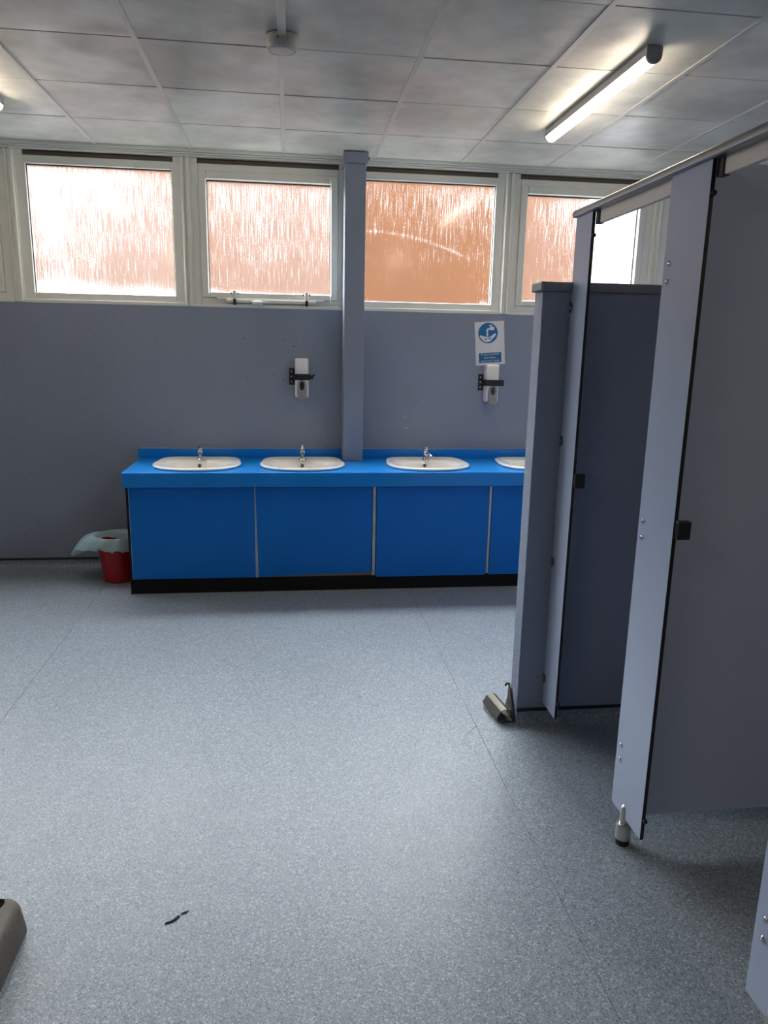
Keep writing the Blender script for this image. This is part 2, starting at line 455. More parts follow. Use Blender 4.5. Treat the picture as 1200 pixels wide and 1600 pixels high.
# cornice over the windows
co = obj('trim_1', bx(XL, XR, YB - .030, YB + .03, ZC - .018, ZC + .01, bev=0.003), M['cornice'], kind='structure')
obj('cornice_bead', bx(XL, XR, YB - .022, YB + .03, ZC - .030, ZC - .020, bev=0.003), M['cornice'], co)
obj('cornice_bead', bx(XL, XR, YB - .014, YB + .03, ZC - .043, ZC - .032, bev=0.002), M['cornice'], co)

# ------------------------------------------------------------------ windows
ZT = ZC - 0.046
def bar(bm, x0, x1, z0, z1, y0, y1, bev=0.004): box(bm, x0, x1, y0, y1, z0, z1, bev=bev, seg=2)
def window(n, c, sash, pmat, w=1.1):
    """one bay between mullion centres c-.55 and c+.55"""
    x0, x1 = c - w / 2 + 0.032, c + w / 2 - 0.032
    gx = 0.455 if not sash else 0.412
    gz0, gz1 = (1.900, 2.696) if not sash else (1.934, 2.648)
    root = obj('window_%d' % n, bx(x0, x1, YB - .004, YB + .09, ZS - .012, ZS + .012, bev=.004), M['frame'], kind='structure')
    fo = 0.028 if not sash else 0.0
    y0, y1 = YB + .012, YB + .075
    ox0, ox1 = (c - gx, c + gx) if not sash else (c - .462, c + .462)
    oz0, oz1 = (gz0, gz1) if not sash else (1.895, 2.70)
    for a in ((x0, ox0, ZS + .012, ZT - .03), (ox1, x1, ZS + .012, ZT - .03), (ox0, ox1, ZS + .012, oz0), (ox0, ox1, oz1, ZT - .03)):
        bm = bmesh.new(); bar(bm, *a, y0, y1); obj('frame_bar', bm, M['frame'], root)
    obj('head_gap', bx(x0 + .05, x1 - .05, y0 + .012, y1, ZT - .03, ZT - .004), M['slot'], root)
    for a in ((x0, x0 + .05), (x1 - .05, x1)):
        obj('head_packer', bx(a[0], a[1], y0, y1, ZT - .03, ZT + .002), M['frame'], root)
    if sash:
        for a in ((ox0, c - gx, oz0, oz1), (c + gx, ox1, oz0, oz1), (c - gx, c + gx, oz0, gz0), (c - gx, c + gx, gz1, oz1)):
            bm = bmesh.new(); bar(bm, a[0] + .0015, a[1] - .0015, a[2] + .0015, a[3] - .0015, y0 - .016, y1, .006); obj('sash_bar', bm, M['frame'], root)
    # gasket round the pane, and the pane
    t = 0.005
    for a in ((c - gx, c - gx + t, gz0, gz1), (c + gx - t, c + gx, gz0, gz1), (c - gx + t, c + gx - t, gz1 - t * 1.6, gz1)):
        obj('gasket', bx(a[0], a[1], y0 + .018, y0 + .028, a[2], a[3]), M['gasket'], root)
    me = bpy.data.meshes.new('pane')
    bm = bmesh.new()
    hx, hz = gx - .001, (gz1 - gz0) / 2 - .001
    bm.faces.new([bm.verts.new(p) for p in ((-hx, 0, -hz), (hx, 0, -hz), (hx, 0, hz), (-hx, 0, hz))])
    bm.to_mesh(me); bm.free()
    p = link('pane', me, pmat, root); p.location = (c, y0 + .03, (gz0 + gz1) / 2)
    if n == 2:   # stays and winder bar along the bottom of the opening light
        obj('opener_bar', bx(c - .30, c + .31, y0 - .036, y0 - .012, 1.866, 1.888, bev=.004), M['frame'], root)
        obj('opener_rail', bx(c - .36, c + .36, y0 - .026, y0 - .004, 1.886, 1.897, bev=.003), M['frame'], root)
        obj('opener_gearbox', bx(c - .125, c - .055, y0 - .05, y0 - .02, 1.852, 1.878, bev=.006), M['frame'], root)
        for hx_ in (-.366, .122):
            s = obj('stay', bx(hx_ - .011, hx_ + .011, y0 - .044, y0 - .016, 1.886, 1.945, bev=.003), M['frame'], root)
            obj('stay_pin', bx(hx_ - .009, hx_ + .009, y0 - .052, y0 - .03, 1.850, 1.888, bev=.002), M['black'], s)
            for dx in (-.021, .021):
                bm = bmesh.new(); lathe(bm, [(.006, y0 - .021), (.006, y0 - .015)], (hx_ + dx, 0, 1.927), 10, 'y'); obj('screw_head', bm, M['gasket'], s)
    return root

def mullion(n, x):
    root = obj('trim_%d' % n, bx(x - .034, x + .034, YB + .002, YB + .08, ZS - .010, ZT + .002, bev=.004), M['frame'], kind='structure')
    for dx, w, d in ((-.019, .007, .012), (.016, .010, .018)):
        obj('mullion_bead', bx(x + dx - w, x + dx + w, YB - d, YB + .01, ZS - .010, ZT + .002, bev=.004), M['frame'], root)
    return root

PANE = {'a': pane_mat('dirty_glass_heavy_film', .84, -0.30, lo=.11, hi=.6, foot0=.30), 'b': pane_mat('dirty_glass_medium_film', 0.78, lo=.085, hi=.55, foot0=.325, footk=9),
        'c': pane_mat('dirty_glass_light_film', 0.67, 0.15, True, lo=.006, hi=.5, foot0=.375, footk=9), 'd': pane_mat('dirty_glass_heavy_film_right', .86, 0.7, lo=.05, hi=.6, foot0=.33)}
window(1, -1.215, False, PANE['a']); window(2, -0.125, True, PANE['b']); window(3, 0.977, False, PANE['c']); window(4, 2.072, True, PANE['d'])
window(5, -2.315, True, PANE['b']); window(6, -3.415, False, PANE['a'])
for i, x in enumerate((-0.666, -1.765, 0.432, 1.530, 2.625, -2.865, -3.965)):
    mullion(i + 2, x)
obj('trim_9', bx(2.66, XR, YB + .004, YB + .075, ZS - .012, ZT + .03, bev=.004), M['frame'], kind='structure')
obj('trim_10', bx(XL, -4.0, YB + .004, YB + .075, ZS - .012, ZT + .03, bev=.004), M['frame'], kind='structure')

# outside: paving and the brick building across the way
obj('ground_outside', bx(-14, 14, YB + .25, 22, -0.4, -0.15), M['paving'], kind='structure')
bld = obj('brick_building', bx(-9.0, 3.7, 9.4, 13.0, -0.15, 3.75), M['brick'])
tag(bld, 'orange-brown brick building across the way, seen through the grimy window panes', 'building')

# ------------------------------------------------------------------ vanity: cabinet and worktop
vc = thing('vanity_cabinet', 'long blue-fronted vanity cabinet with black plinth under the washbasins', 'cabinet', (0.9, 5.0, 0))
def vobj(name, bm, mat): 
    o = obj(name, bm, mat, vc); o.matrix_parent_inverse = Matrix.Translation((-0.9, -5.0, 0)); return o
VX0, VX1 = -1.012, XR
vobj('carcass', bx(VX0 + .014, VX1, 4.735, YB - .003, .10, .655), M['plinth'])
vobj('plinth', bx(VX0 + .004, VX1, 4.716, YB - .02, 0, .099), M['plinth'])
vobj('side_panel', bx(VX0 - .012, VX0 + .003, 4.710, YB - .003, .0, .705), M['plinth'])
def front(x0, x1, z0, skew=0.0, z1=.70):
    bm = bmesh.new(); box(bm, x0, x1, 4.708, 4.726, z0, z1, bev=.0015, seg=1)
    for v in bm.verts:
        if v.co.z < .4 and skew: v.co.x += skew * (1 if v.co.x < (x0 + x1) / 2 else .2)
    return bm
vobj('front_panel', front(VX0 + .006, -.229, .100), M['blue'])
p2 = bmesh.new(); box(p2, -.223, .533, 4.708, 4.726, .103, .70, bev=.0015, seg=1)
for v in p2.verts:
    if v.co.z < .4:
        v.co.x += .012 if v.co.x < 0 else -.004
        v.co.z += .016 if v.co.x > 0 else 0.0
vobj('front_panel', p2, M['blue'])
vobj('front_panel', front(.560, 1.314, .088), M['blue'])
vobj('front_panel', front(1.336, 2.09, .090), M['blue'])
vobj('front_panel', front(2.112, VX1, .090), M['blue'])
for x0, x1 in ((-.230, -.209), (.536, .555), (1.318, 1.332), (2.094, 2.108)):
    vobj('joint_strip', bx(x0, x1, 4.712, 4.730, .098, .70), M['alu'])
vobj('edge_strip', bx(VX0 + .0032, VX0 + .0056, 4.709, 4.726, .100, .70), M['alu'])
vobj('bottom_rail', bx(-.2, .535, 4.714, 4.73, .0992, .126), M['wood'])

BAS = [(-0.610, 'white inset washbasin at the left end of the blue worktop'),
       (0.083, 'white inset washbasin just left of the boxed-in grey post'),
       (0.940, 'white inset washbasin right of the post, below the hand-washing poster'),
       (1.730, 'white inset washbasin partly hidden behind the wing wall')]
wt = thing('worktop', 'bright blue laminate worktop with upstand holding a row of washbasins', 'worktop', (0.9, 5.0, .8))
def wobj(name, bm, mat):
    o = obj(name, bm, mat, wt); o.matrix_parent_inverse = Matrix.Translation((-0.9, -5.0, -.8)); return o
WX0, WY = -1.036, 4.672
# top board, with a cut-out under every basin
cx = [WX0]
for x, _ in BAS: cx += [x - .235, x + .235]
cx.append(XR)
bm = bmesh.new()
for i in range(len(cx) - 1):
    if i % 2 == 1:
        box(bm, cx[i], cx[i + 1], WY + .004, 4.742, .772, .8); box(bm, cx[i], cx[i + 1], 5.20, YB - .002, .772, .8)
    else:
        box(bm, cx[i], cx[i + 1], WY + .004, YB - .002, .772, .8)
for x, _ in BAS:      # the cut-outs are chamfered to follow the round basin fronts
    for sg in (-1, 1):
        prism(bm, [(x + sg * .2352, 4.7418), (x + sg * .12, 4.7418), (x + sg * .2352, 4.86)], 'z', .772, .8)
wobj('top_board', bm, M['bluetop'])
wobj('front_fascia', bx(WX0, XR, WY, WY + .022, .706, .8002, bev=.008), M['bluetop'])
wobj('end_fascia', bx(WX0, WX0 + .018, WY + .024, YB - .003, .706, .7995, bev=.003), M['bluetop'])
for x0, x1 in ((-1.04 - .02, .368), (.510, XR)):
    wobj('upstand', bx(x0, x1, YB - .020, YB - .003, .8003, .862, bev=.002), M['bluetop'])
    s = bmesh.new(); x = x0 + .8
    box(s, x0 + .01, x1 - .01, YB - .006, YB - .0015, .862, .8645)
    wobj('sealant_bead', s, M['tee'])

def outline(t, s=1.0, inset=0.0):
    """D-shaped washbasin plan: straight back, flaring sides, round front; t in 0..1"""
    a = 2 * PI * t
    c, sn = math.cos(a), math.sin(a)
    if sn < 0:     # front half: superellipse
        e = 2 / 2.25
        x = .286 * math.copysign(abs(c) ** e, c); y = -.272 * abs(sn) ** e
    else:          # back half
        e = 2 / 6.0
        x = .286 * math.copysign(abs(c) ** e, c); y = .268 * abs(sn) ** e
        x *= 1 - .075 * min(1, (y / .268)) ** .6
    k = math.hypot(x, y)
    return x * (1 - inset / k), y * (1 - inset / k)
NB = 72
def basin_ring(inset, z): return [(*outline(i / NB, inset=inset), z) for i in range(NB)]
def bowl_ring(a, b, cy, z): return [(a * math.cos(2 * PI * i / NB), cy + b * math.sin(2 * PI * i / NB), z) for i in range(NB)]
def make_basin(loc, label):
    t = thing('wash_basin', label, 'washbasin', loc, 0, 'washbasins set in the blue worktop')
    bm = bmesh.new()
    rings = [basin_ring(.010, .0006), basin_ring(.002, .004), basin_ring(0, .010), basin_ring(.004, .0165), basin_ring(.013, .0195), basin_ring(.026, .018), basin_ring(.040, .0135),
             bowl_ring(.218, .182, -.055, .0125), bowl_ring(.210, .174, -.055, .006), bowl_ring(.200, .164, -.055, -.014), bowl_ring(.182, .150, -.055, -.05),
             bowl_ring(.145, .120, -.055, -.09), bowl_ring(.09, .075, -.055, -.115), bowl_ring(.025, .025, -.055, -.122)]
    loft(bm, rings, True, False, True)
    obj('bowl', bm, M['ceramic'], t, smooth=50)
    bm = bmesh.new(); lathe(bm, [(.026, -.1225), (.024, -.118), (.012, -.119)], (0, -.055, 0), 20); obj('waste', bm, M['chrome'], t, smooth=40)
    bm = bmesh.new(); lathe(bm, [(.012, .099), (.012, .112)], (0, 0, -.020), 16, 'y'); obj('overflow_hole', bm, M['darkp'], t)
    return t
for i, (x, l) in enumerate(BAS):
    if i == 0: b0 = make_basin((x, 4.982, .8), l)
    else: dup(b0, (x, 4.982, .8), 0, l)

def make_tap(loc, label, rotz, lever):
    t = thing('basin_tap', label, 'tap', loc, rotz, 'chrome taps on the washbasins')
    bm = bmesh.new(); lathe(bm, [(.026, 0), (.026, .004), (.020, .010), (.016, .022), (.0145, .048), (.017, .056), (.017, .066), (.012, .070)], n=24); obj('body', bm, M['chrome'], t, smooth=40)
    bm = bmesh.new(); tube(bm, [(0, -.008, .050), (0, -.03, .050), (0, -.062, .043), (0, -.078, .034)], [.011, .0115, .010, .009], 14); s = obj('spout', bm, M['chrome'], t, smooth=50)
    bm = bmesh.new(); lathe(bm, [(.0105, .022), (.0115, .026), (.0115, .036)], (0, -.079, 0), 16); obj('aerator', bm, M['greyp'], s, smooth=40)
    if lever == 'pointed':
        prof = [(.010, .070), (.017, .074), (.017, .082), (.009, .088), (.006, .096), (.008, .101), (.003, .109)]
    else:
        prof = [(.010, .070), (.018, .073), (.019, .090), (.016, .097), (.006, .099)]
    bm = bmesh.new(); lathe(bm, prof, n=20); obj('push_knob', bm, M['chrome'], t, smooth=40)
    return t
make_tap((-.607, 5.125, .8135), 'chrome push tap with blunt knob on the left-end washbasin', .1, 'blunt')
make_tap((.086, 5.115, .8135), 'chrome tap with slim pointed top on the basin beside the post', 0, 'pointed')
t3 = make_tap((.952, 5.125, .8135), 'chrome push tap leaning over slightly, on the basin right of the post', .35, 'blunt')
make_tap((1.735, 5.125, .8135), 'chrome push tap on the washbasin behind the wing wall', 0, 'blunt')

# ------------------------------------------------------------------ soap dispensers and their straps
def rrect(x0, x1, z0, z1, r, n=5):
    out = []
    for cxx, czz, a0 in ((x1 - r, z1 - r, 0), (x0 + r, z1 - r, PI / 2), (x0 + r, z0 + r, PI), (x1 - r, z0 + r, 1.5 * PI)):
        for k in range(n + 1):
            a = a0 + k * PI / 2 / n; out.append((cxx + r * math.cos(a), czz + r * math.sin(a)))
    return out
def make_dispenser(loc, label):
    t = thing('soap_dispenser', label, 'soap dispenser', loc, 0, 'wall soap dispensers')
    # housing: side profile swept, front slightly bulged and tapered towards the top
    bm = bmesh.new()
    rings = []
    for y, k in ((0, 0), (-.070, 0), (-.082, .004), (-.088, .012)):
        rings.append([(x, y, z) for x, z in rrect(-.047 + k, .047 - k, .006 + k, .275 - k, .012 - min(k, .006))])
    loft(bm, rings, True, True, True)
    obj('housing', bm, M['white'], t, smooth=40)
    for dx in (-.012, .012):
        bm = bmesh.new(); box(bm, dx - .004, dx + .004, -.0895, -.086, .205, .245, bev=.001); obj('rib', bm, M['white'], t)
    # push lever: an arched grey tongue at the foot
    arch = [(-.033, .0), (-.033, .085)] + [(.033 * math.cos(a), .085 + .045 * math.sin(a)) for a in [PI * k / 10 for k in range(10, -1, -1)]] + [(.033, .0)] + [(.033 * math.cos(a), -.012 * math.sin(a)) for a in [PI * k / 6 for k in range(1, 6)]]
    bm = bmesh.new()
    r0 = [(x, -.060, z) for x, z in arch]; r1 = [(x, -.094, z) for x, z in arch]; r2 = [(x * .9, -.099, z * .94 + .003) for x, z in arch]
    loft(bm, [r0, r1, r2], True, True, True)
    lv = obj('push_lever', bm, M['greyp'], t, smooth=40)
    w = [(.017 * math.cos(2 * PI * k / 16), .088 + .030 * math.sin(2 * PI * k / 16)) for k in range(16)]
    bm = bmesh.new(); prism(bm, w, 'y', -.1005, -.097); obj('viewing_window', bm, M['darkp'], lv)
    return t
d0 = make_dispenser((.086, YB, 1.226), 'white soap dispenser on the wall left of the grey post')
dup(d0, (1.452, YB, 1.207), 0, 'white soap dispenser on the wall below the hand-washing poster')
def make_strap(loc, label, clasp):
    t = thing('security_strap', label, 'strap', loc, 0, 'black steel straps locked round the soap dispensers')
    bm = bmesh.new()
    h0, h1 = -.021, .021
    out = [(-.056, 0), (-.056, -.104), (.056, -.104), (.056, 0)]
    inn = [(.052, 0), (.052, -.1015), (-.052, -.1015), (-.052, 0)]
    prism(bm, out + inn, 'z', h0, h1)
    obj('band', bm, M['blacksteel'], t)
    bm = bmesh.new(); box(bm, -.088, -.050, -.006, 0, -.058, .058, bev=.002); pl = obj('wall_plate', bm, M['blacksteel'], t)
    for z in (-.036, .0, .036):
        bm = bmesh.new(); lathe(bm, [(.006, -.0075), (.006, -.005)], (-.072, 0, z), 12, 'y'); obj('bolt_head', bm, M['alu'], pl)
    bm = bmesh.new(); box(bm, .050, .078, -.100, -.086, h0 + clasp, h1 - clasp, bev=.002)
    if clasp > 0: lathe(bm, [(.008, -.104), (.008, -.082)], (.082, 0, .012), 12, 'y')
    obj('clasp', bm, M['blacksteel'], t)
    return t
make_strap((.086, YB, 1.374), 'black steel strap locked round the soap dispenser left of the post', .008)
make_strap((1.452, YB, 1.352), 'black steel strap locked round the soap dispenser under the poster', 0.0)

# ------------------------------------------------------------------ hand-washing poster
po = thing('hygiene_poster', 'crooked white poster with blue hand-washing sign above a soap dispenser', 'poster', (1.438, YB - .0015, 1.630))
po.rotation_euler = (0, math.radians(-4.6), 0)
obj('sheet', bx(-.108, .108, -.0012, .001, -.153, .153), M['paper'], po)
bm = bmesh.new(); lathe(bm, [(.072, -.0020), (.072, -.0010)], (-.012, 0, .072), 40, 'y'); disc = obj('blue_disc', bm, M['posterblue'], po)
def flat(poly, y=-.0028): 
    bm = bmesh.new(); prism(bm, poly, 'y', y, y + .0008); return bm
def disc2(cx_, cz_, r, n=14, sx=1): return [(cx_ + sx * r * math.cos(2 * PI * k / n), cz_ + r * math.sin(2 * PI * k / n)) for k in range(n)]
dc, dz = -.012, .072
# tap: spout, body, handle, inlet; stream; two cupped hands
obj('pictogram_tap', flat([(dc - .012, dz + .006), (dc - .012, dz + .022), (dc - .006, dz + .031), (dc + .004, dz + .035), (dc + .014, dz + .036), (dc + .014, dz + .041), (dc + .020, dz + .044), (dc + .020, dz + .049), (dc + .006, dz + .050), (dc + .012, dz + .056), (dc + .030, dz + .056), (dc + .034, dz + .051), (dc + .026, dz + .049), (dc + .026, dz + .045),
                          (dc + .034, dz + .040), (dc + .044, dz + .044), (dc + .048, dz + .042), (dc + .047, dz + .018), (dc + .043, dz + .017), (dc + .038, dz + .022), (dc + .024, dz + .017), (dc + .014, dz + .025), (dc + .005, dz + .024), (dc + .001, dz + .019), (dc + .001, dz + .006)]), M['paper'], disc)
obj('pictogram_water', flat([(dc - .012, dz - .024), (dc - .012, dz + .002), (dc + .001, dz + .002), (dc + .001, dz - .024)]), M['paper'], disc)
obj('pictogram_hands', flat([(dc - .064, dz - .018), (dc - .056, dz - .012), (dc - .030, dz - .022), (dc - .012, dz - .026), (dc - .002, dz - .030), (dc + .014, dz - .026), (dc + .036, dz - .012), (dc + .052, dz - .003), (dc + .060, dz - .014), (dc + .046, dz - .030), (dc + .026, dz - .048), (dc + .010, dz - .061), (dc - .016, dz - .064), (dc - .036, dz - .054), (dc - .052, dz - .034)]), M['paper'], disc)
obj('pictogram_finger', flat(disc2(dc - .018, dz - .042, .0055, 12, 1.4), -.0034), M['posterblue'], disc)
obj('pictogram_finger', flat(disc2(dc + .012, dz - .038, .0055, 12, 1.4), -.0034), M['posterblue'], disc)
bn = obj('blue_banner', bx(-.084, .082, -.0022, -.0010, -.137, -.067), M['posterblue'], po)
def text(body, size, x, z, y, parent, mat, name='lettering'):
    cu = bpy.data.curves.new('text', 'FONT'); cu.body = body; cu.size = size; cu.align_x = 'CENTER'; cu.extrude = .0002
    cu.resolution_u = 2
    to = bpy.data.objects.new('text', cu); COL.objects.link(to)
    bpy.context.view_layer.update()
    me = bpy.data.meshes.new_from_object(to.evaluated_get(bpy.context.evaluated_depsgraph_get()))
    bpy.data.objects.remove(to); bpy.data.curves.remove(cu)
    me.transform(Matrix.Translation((x, y, z)) @ Matrix.Rotation(PI / 2, 4, 'X'))
    return link(name, me, mat, parent)
for body, z in (('Protect yourself', -.084), ('and others,', -.107), ('wash your hands', -.130)):
    text(body, .0205, -.001, z, -.0027, bn, M['paper'])

# ------------------------------------------------------------------ red bucket with liner
BX, BY = -1.168, 5.045
bk = thing('bucket', 'red plastic bucket used as a bin beside the vanity cabinet', 'bucket', (BX, BY, 0))
bm = bmesh.new(); lathe(bm, [(.094, 0.0), (.100, .004), (.134, .300), (.139, .302), (.139, .310), (.132, .311), (.128, .296), (.094, .010)], n=40, cap0=True, cap1=True); obj('pail', bm, M['red'], bk, smooth=40)
NT, rows = 72, []
def lin(th, k):
    # k 0..9: from inside the pail, over the rim, down the skirt; a long tail hangs to the left and back
    dth = (th - PI * .97 + PI) % (2 * PI) - PI
    tail = math.exp(-(dth / .62) ** 2)
    rip = .010 * math.sin(9 * th + 1.3) + .007 * math.sin(17 * th) + .006 * math.sin(29 * th + .5)
    lob = .5 + .5 * math.sin(2.0 * th + .6)
    prof_r = [.108, .113, .1265, .1395, .1435, .147, .152, .155, .157, .158]
    prof_z = [.268, .285, .308, .3185, .312, .297, .28, .262, .246, .232]
    r, z = prof_r[k], prof_z[k]
    if k <= 1: r += rip * .15; z += .02 * math.sin(2 * th + 2.2) * (k == 0)
    if k > 3:
        s = (k - 3) / 6
        r += s * (rip * 1.1) + tail * s * .155
        z += s * (.018 * lob + rip * .8) - tail * s * (.03 + .05 * s) + tail * math.sin(s * PI) * .03 + tail * s * s * .04 * math.sin(3 * dth)
    r = max(r, prof_r[k] - .004) if k > 2 else r
    return (r * math.cos(th), r * math.sin(th), z)
bm = bmesh.new()
loft(bm, [[lin(2 * PI * i / NT, k) for i in range(NT)] for k in range(10)])
# keep the wrap off the cabinet side
for v in bm.verts: v.co.x = min(v.co.x, .145)
ln = obj('bin_liner', bm, M['liner'], smooth=80); ln.location = (BX, BY, 0)
tag(ln, 'pale blue thin plastic liner folded over the rim of the red bucket', 'bin liner')

# ------------------------------------------------------------------ toilet cubicle fronts
PXF, PT = 1.079, 0.013       # room-side face of the fronts, board thickness
def pilaster(label, y0, y1, foot_y, bolts_y, keep, brackets=()):
    t = thing('cubicle_pilaster', label, 'cubicle panel', (PXF, (y0 + y1) / 2, 0), 0, 'cubicle front pilasters')
    inv = Matrix.Translation((-PXF, -(y0 + y1) / 2, 0))
    def o(name, bm, mat, parent=None, smooth=None):
        q = obj(name, bm, mat, parent or t, smooth=smooth)
        if parent is None: q.matrix_parent_inverse = inv
        else: q.matrix_parent_inverse = Matrix.Identity(4)
        return q
    z0, z1 = .100, 2.082
    # black core board with a laminate face on either side
    o('board_core', bx(PXF + .001, PXF + PT - .001, y0, y1, z0, z1), M['core'])
    o('face_laminate', bx(PXF, PXF + .001, y0 + .0006, y1 - .0006, z0 + .0006, z1), M['panel'])
    o('face_laminate', bx(PXF + PT - .001, PXF + PT, y0 + .0006, y1 - .0006, z0 + .0006, z1), M['panel'])
    for z in ((1.844, 1.794, 1.086, 1.036, .327, .275) if bolts_y else ()):
        bm = bmesh.new(); lathe(bm, [(.0085, PXF), (.0085, PXF - .0015), (.0068, PXF - .0045), (.003, PXF - .006)], (0, bolts_y, z), 14, 'x'); o('bolt_head', bm, M['chrome'], smooth=60)
    if keep:
        o('lock_keep', bx(PXF + .004, PXF + .044, y0 - .020, y0 + .004, 1.078, 1.132, bev=.004), M['black'])
        for z in (2.0, .168):
            bm = bmesh.new(); lathe(bm, [(.0075, y0), (.0075, y0 - .008), (.005, y0 - .011)], (PXF + PT - .004, 0, z), 12, 'y'); o('door_buffer', bm, M['black'], smooth=50)
    if foot_y:
        c = (PXF + PT / 2, foot_y, 0)
        bm = bmesh.new(); lathe(bm, [(.022, .020), (.025, .022), (.025, .073), (.0235, .0765), (.0165, .0767), (.0165, .122), (.0155, .131), (.012, .138), (.007, .1425), (.002, .144)], c, 28)
        o('support_leg', bm, M['satin'], smooth=28)
        bm = bmesh.new(); lathe(bm, [(.022, 0), (.0225, .003), (.0225, .020)], c, 24); o('foot_pad', bm, M['black'], smooth=45)
    for z in brackets:
        bm = bmesh.new(); lathe(bm, [(.020, PXF), (.020, PXF - .002), (.018, PXF - .004)], (0, y1 - .004, z), 20, 'x'); o('wall_bracket', bm, M['bracketgrey'], smooth=40)
        bm = bmesh.new(); lathe(bm, [(.006, PXF - .004), (.005, PXF - .0065)], (0, y1 - .010, z), 12, 'x'); o('bracket_screw', bm, M['chrome'], smooth=40)
    return t
pilaster('narrow blue-grey cubicle panel fixed to the end of the wing wall', 2.700, 2.853, None, None, True, (1.756, 1.24, .735, .215))
pilaster('blue-grey cubicle panel standing on a steel leg in the middle of the row', 1.925, 2.134, 2.045, 2.102, True)
pilaster('blue-grey cubicle panel at the lower right corner, only its foot end in view', 1.165, 1.369, 1.272, 1.334, True)

pt = thing('cubicle_partition', 'dark blue-grey partition board between the two cubicles', 'partition', (PXF, 2.06, 0))
inv = Matrix.Translation((-PXF, -2.06, 0))
for nm, b, m in (('board_core', bx(PXF + PT + .002, XR - .002, 2.055, 2.066, .095, 2.106), M['core']), ('face_laminate', bx(PXF + PT + .002, XR - .002, 2.054, 2.055, .095, 2.106), M['panel']),
                 ('face_laminate', bx(PXF + PT + .002, XR - .002, 2.066, 2.067, .095, 2.106), M['panel'])):
    q = obj(nm, b, m, pt); q.matrix_parent_inverse = inv

hr = thing('headrail', 'aluminium headrail running along the top of the cubicle fronts', 'rail', (PXF, 2.0, 2.09))
inv = Matrix.Translation((-PXF, -2.0, -2.09))
cxr = PXF + PT / 2
prof = [(cxr - .014, 2.0825), (cxr - .0175, 2.086), (cxr - .0175, 2.098), (cxr - .014, 2.106), (cxr - .007, 2.1115), (cxr, 2.113), (cxr + .007, 2.1115), (cxr + .014, 2.106), (cxr + .0175, 2.098), (cxr + .0175, 2.086), (cxr + .014, 2.0825)]
bm = bmesh.new(); prism(bm, prof, 'y', -1.2, 2.860)
q = obj('rail_profile', bm, M['rail'], hr, smooth=35); q.matrix_parent_inverse = inv
bm = bmesh.new(); prism(bm, [(x + (.0012 if x > cxr else -.0012), z + .0006) for x, z in prof], 'y', 2.860, 2.864)
q = obj('end_cap', bm, M['greyp'], hr); q.matrix_parent_inverse = inv
for y0, y1 in ((2.142, 2.672), (1.377, 1.897), (.60, 1.140)):
    q = obj('header_board', bx(cxr + .012, cxr + .026, y0, y1, 2.040, 2.0822), M['header'], hr); q.matrix_parent_inverse = inv
    q = obj('header_bracket', bx(cxr + .007, cxr + .027, y1 + .0005, y1 + .0285, 2.038, 2.0822), M['black'], hr); q.matrix_parent_inverse = inv

# ------------------------------------------------------------------ ceiling lamps, detector, cable trunking
def make_lamp(loc, label):
    t = thing('batten_light', label, 'ceiling light', loc, 0, 'linear batten lights on the ceiling')
    W, H, Ln = .033, .066, 1.25
    bm = bmesh.new(); box(bm, -W, W, .008, Ln - .008, -.036, 0, bev=.003); obj('lamp_body', bm, M['lampbody'], t)
    arc = [(W * .90 * math.cos(a), -.0375 - .027 * math.sin(a)) for a in [PI * k / 14 for k in range(15)]]
    bm = bmesh.new(); prism(bm, arc[::-1] + [(-W * .90, -.0362), (W * .90, -.0362)], 'y', .014, Ln - .014); obj('diffuser', bm, M['lampglow'], t, smooth=40)
    for y0, y1 in ((0, .014), (Ln - .014, Ln)):
        e = [(W * 1.03, 0.0)] + [(W * 1.03 * math.cos(a), -.033 - .034 * math.sin(a)) for a in [PI * k / 14 for k in range(15)]] + [(-W * 1.03, 0.0)]
        bm = bmesh.new(); prism(bm, e, 'y', y0, y1); ec = obj('end_cap', bm, M['lampbody'], t, smooth=40)
        yy = y0 - .0012 if y0 == 0 else y1 + .0012
        bm = bmesh.new()
        ring = [[((r) * math.cos(2 * PI * k / 20), yf, -.026 + r * math.sin(2 * PI * k / 20)) for k in range(20)] for r, yf in ((.0125, (y0 if y0 == 0 else y1)), (.0125, yy), (.0090, yy), (.0090, (y0 if y0 == 0 else y1)))]
        loft(bm, ring, True); obj('knockout_ring', bm, M['detector'], ec)
    return t
l0 = make_lamp((1.497, 3.215, ZC - .0018), 'lit linear batten light on the ceiling above the cubicles')
dup(l0, (-1.503, 3.215, ZC - .0018), 0, 'lit batten light at the left edge, only its rounded end in view')
dup(l0, (1.497, -.6, ZC - .0018), 0, 'lit batten light on the ceiling behind the camera, right row')
dup(l0, (-1.503, -.6, ZC - .0018), 0, 'lit batten light on the ceiling behind the camera, left row')

sd = thing('smoke_detector', 'round cream smoke detector hanging from the ceiling grid', 'smoke detector', (-.018, 3.40, ZC - .0018))
bm = bmesh.new(); lathe(bm, [(.060, 0), (.0645, -.002), (.0645, -.040), (.062, -.048), (.055, -.052), (.050, -.050), (.046, -.0535), (.020, -.0555)], n=40); obj('housing', bm, M['detector'], sd, smooth=35)
bm = bmesh.new(); lathe(bm, [(.062, .0), (.066, -.001), (.066, -.006), (.0640, -.007)], n=40, cap0=False, cap1=False); obj('base_ring', bm, M['detector'], sd, smooth=35)
bm = bmesh.new(); lathe(bm, [(.0036, -.0652), (.0036, -.063)], (0, 0, 0), 10, 'y'); q = obj('indicator', bm, M['scrap'], sd); q.location = (-.018, .0025, -.022)
q = obj('maker_plate', bx(-.010, .026, -.0655, -.0625, -.030, -.021, bev=.001), M['greyp'], sd); q.location = (0, .0035, 0)
tk = obj('cable_trunking', bx(-.033, -.003, YN, 3.338, ZC - .0175, ZC - .0019, bev=.003), M['tee'])
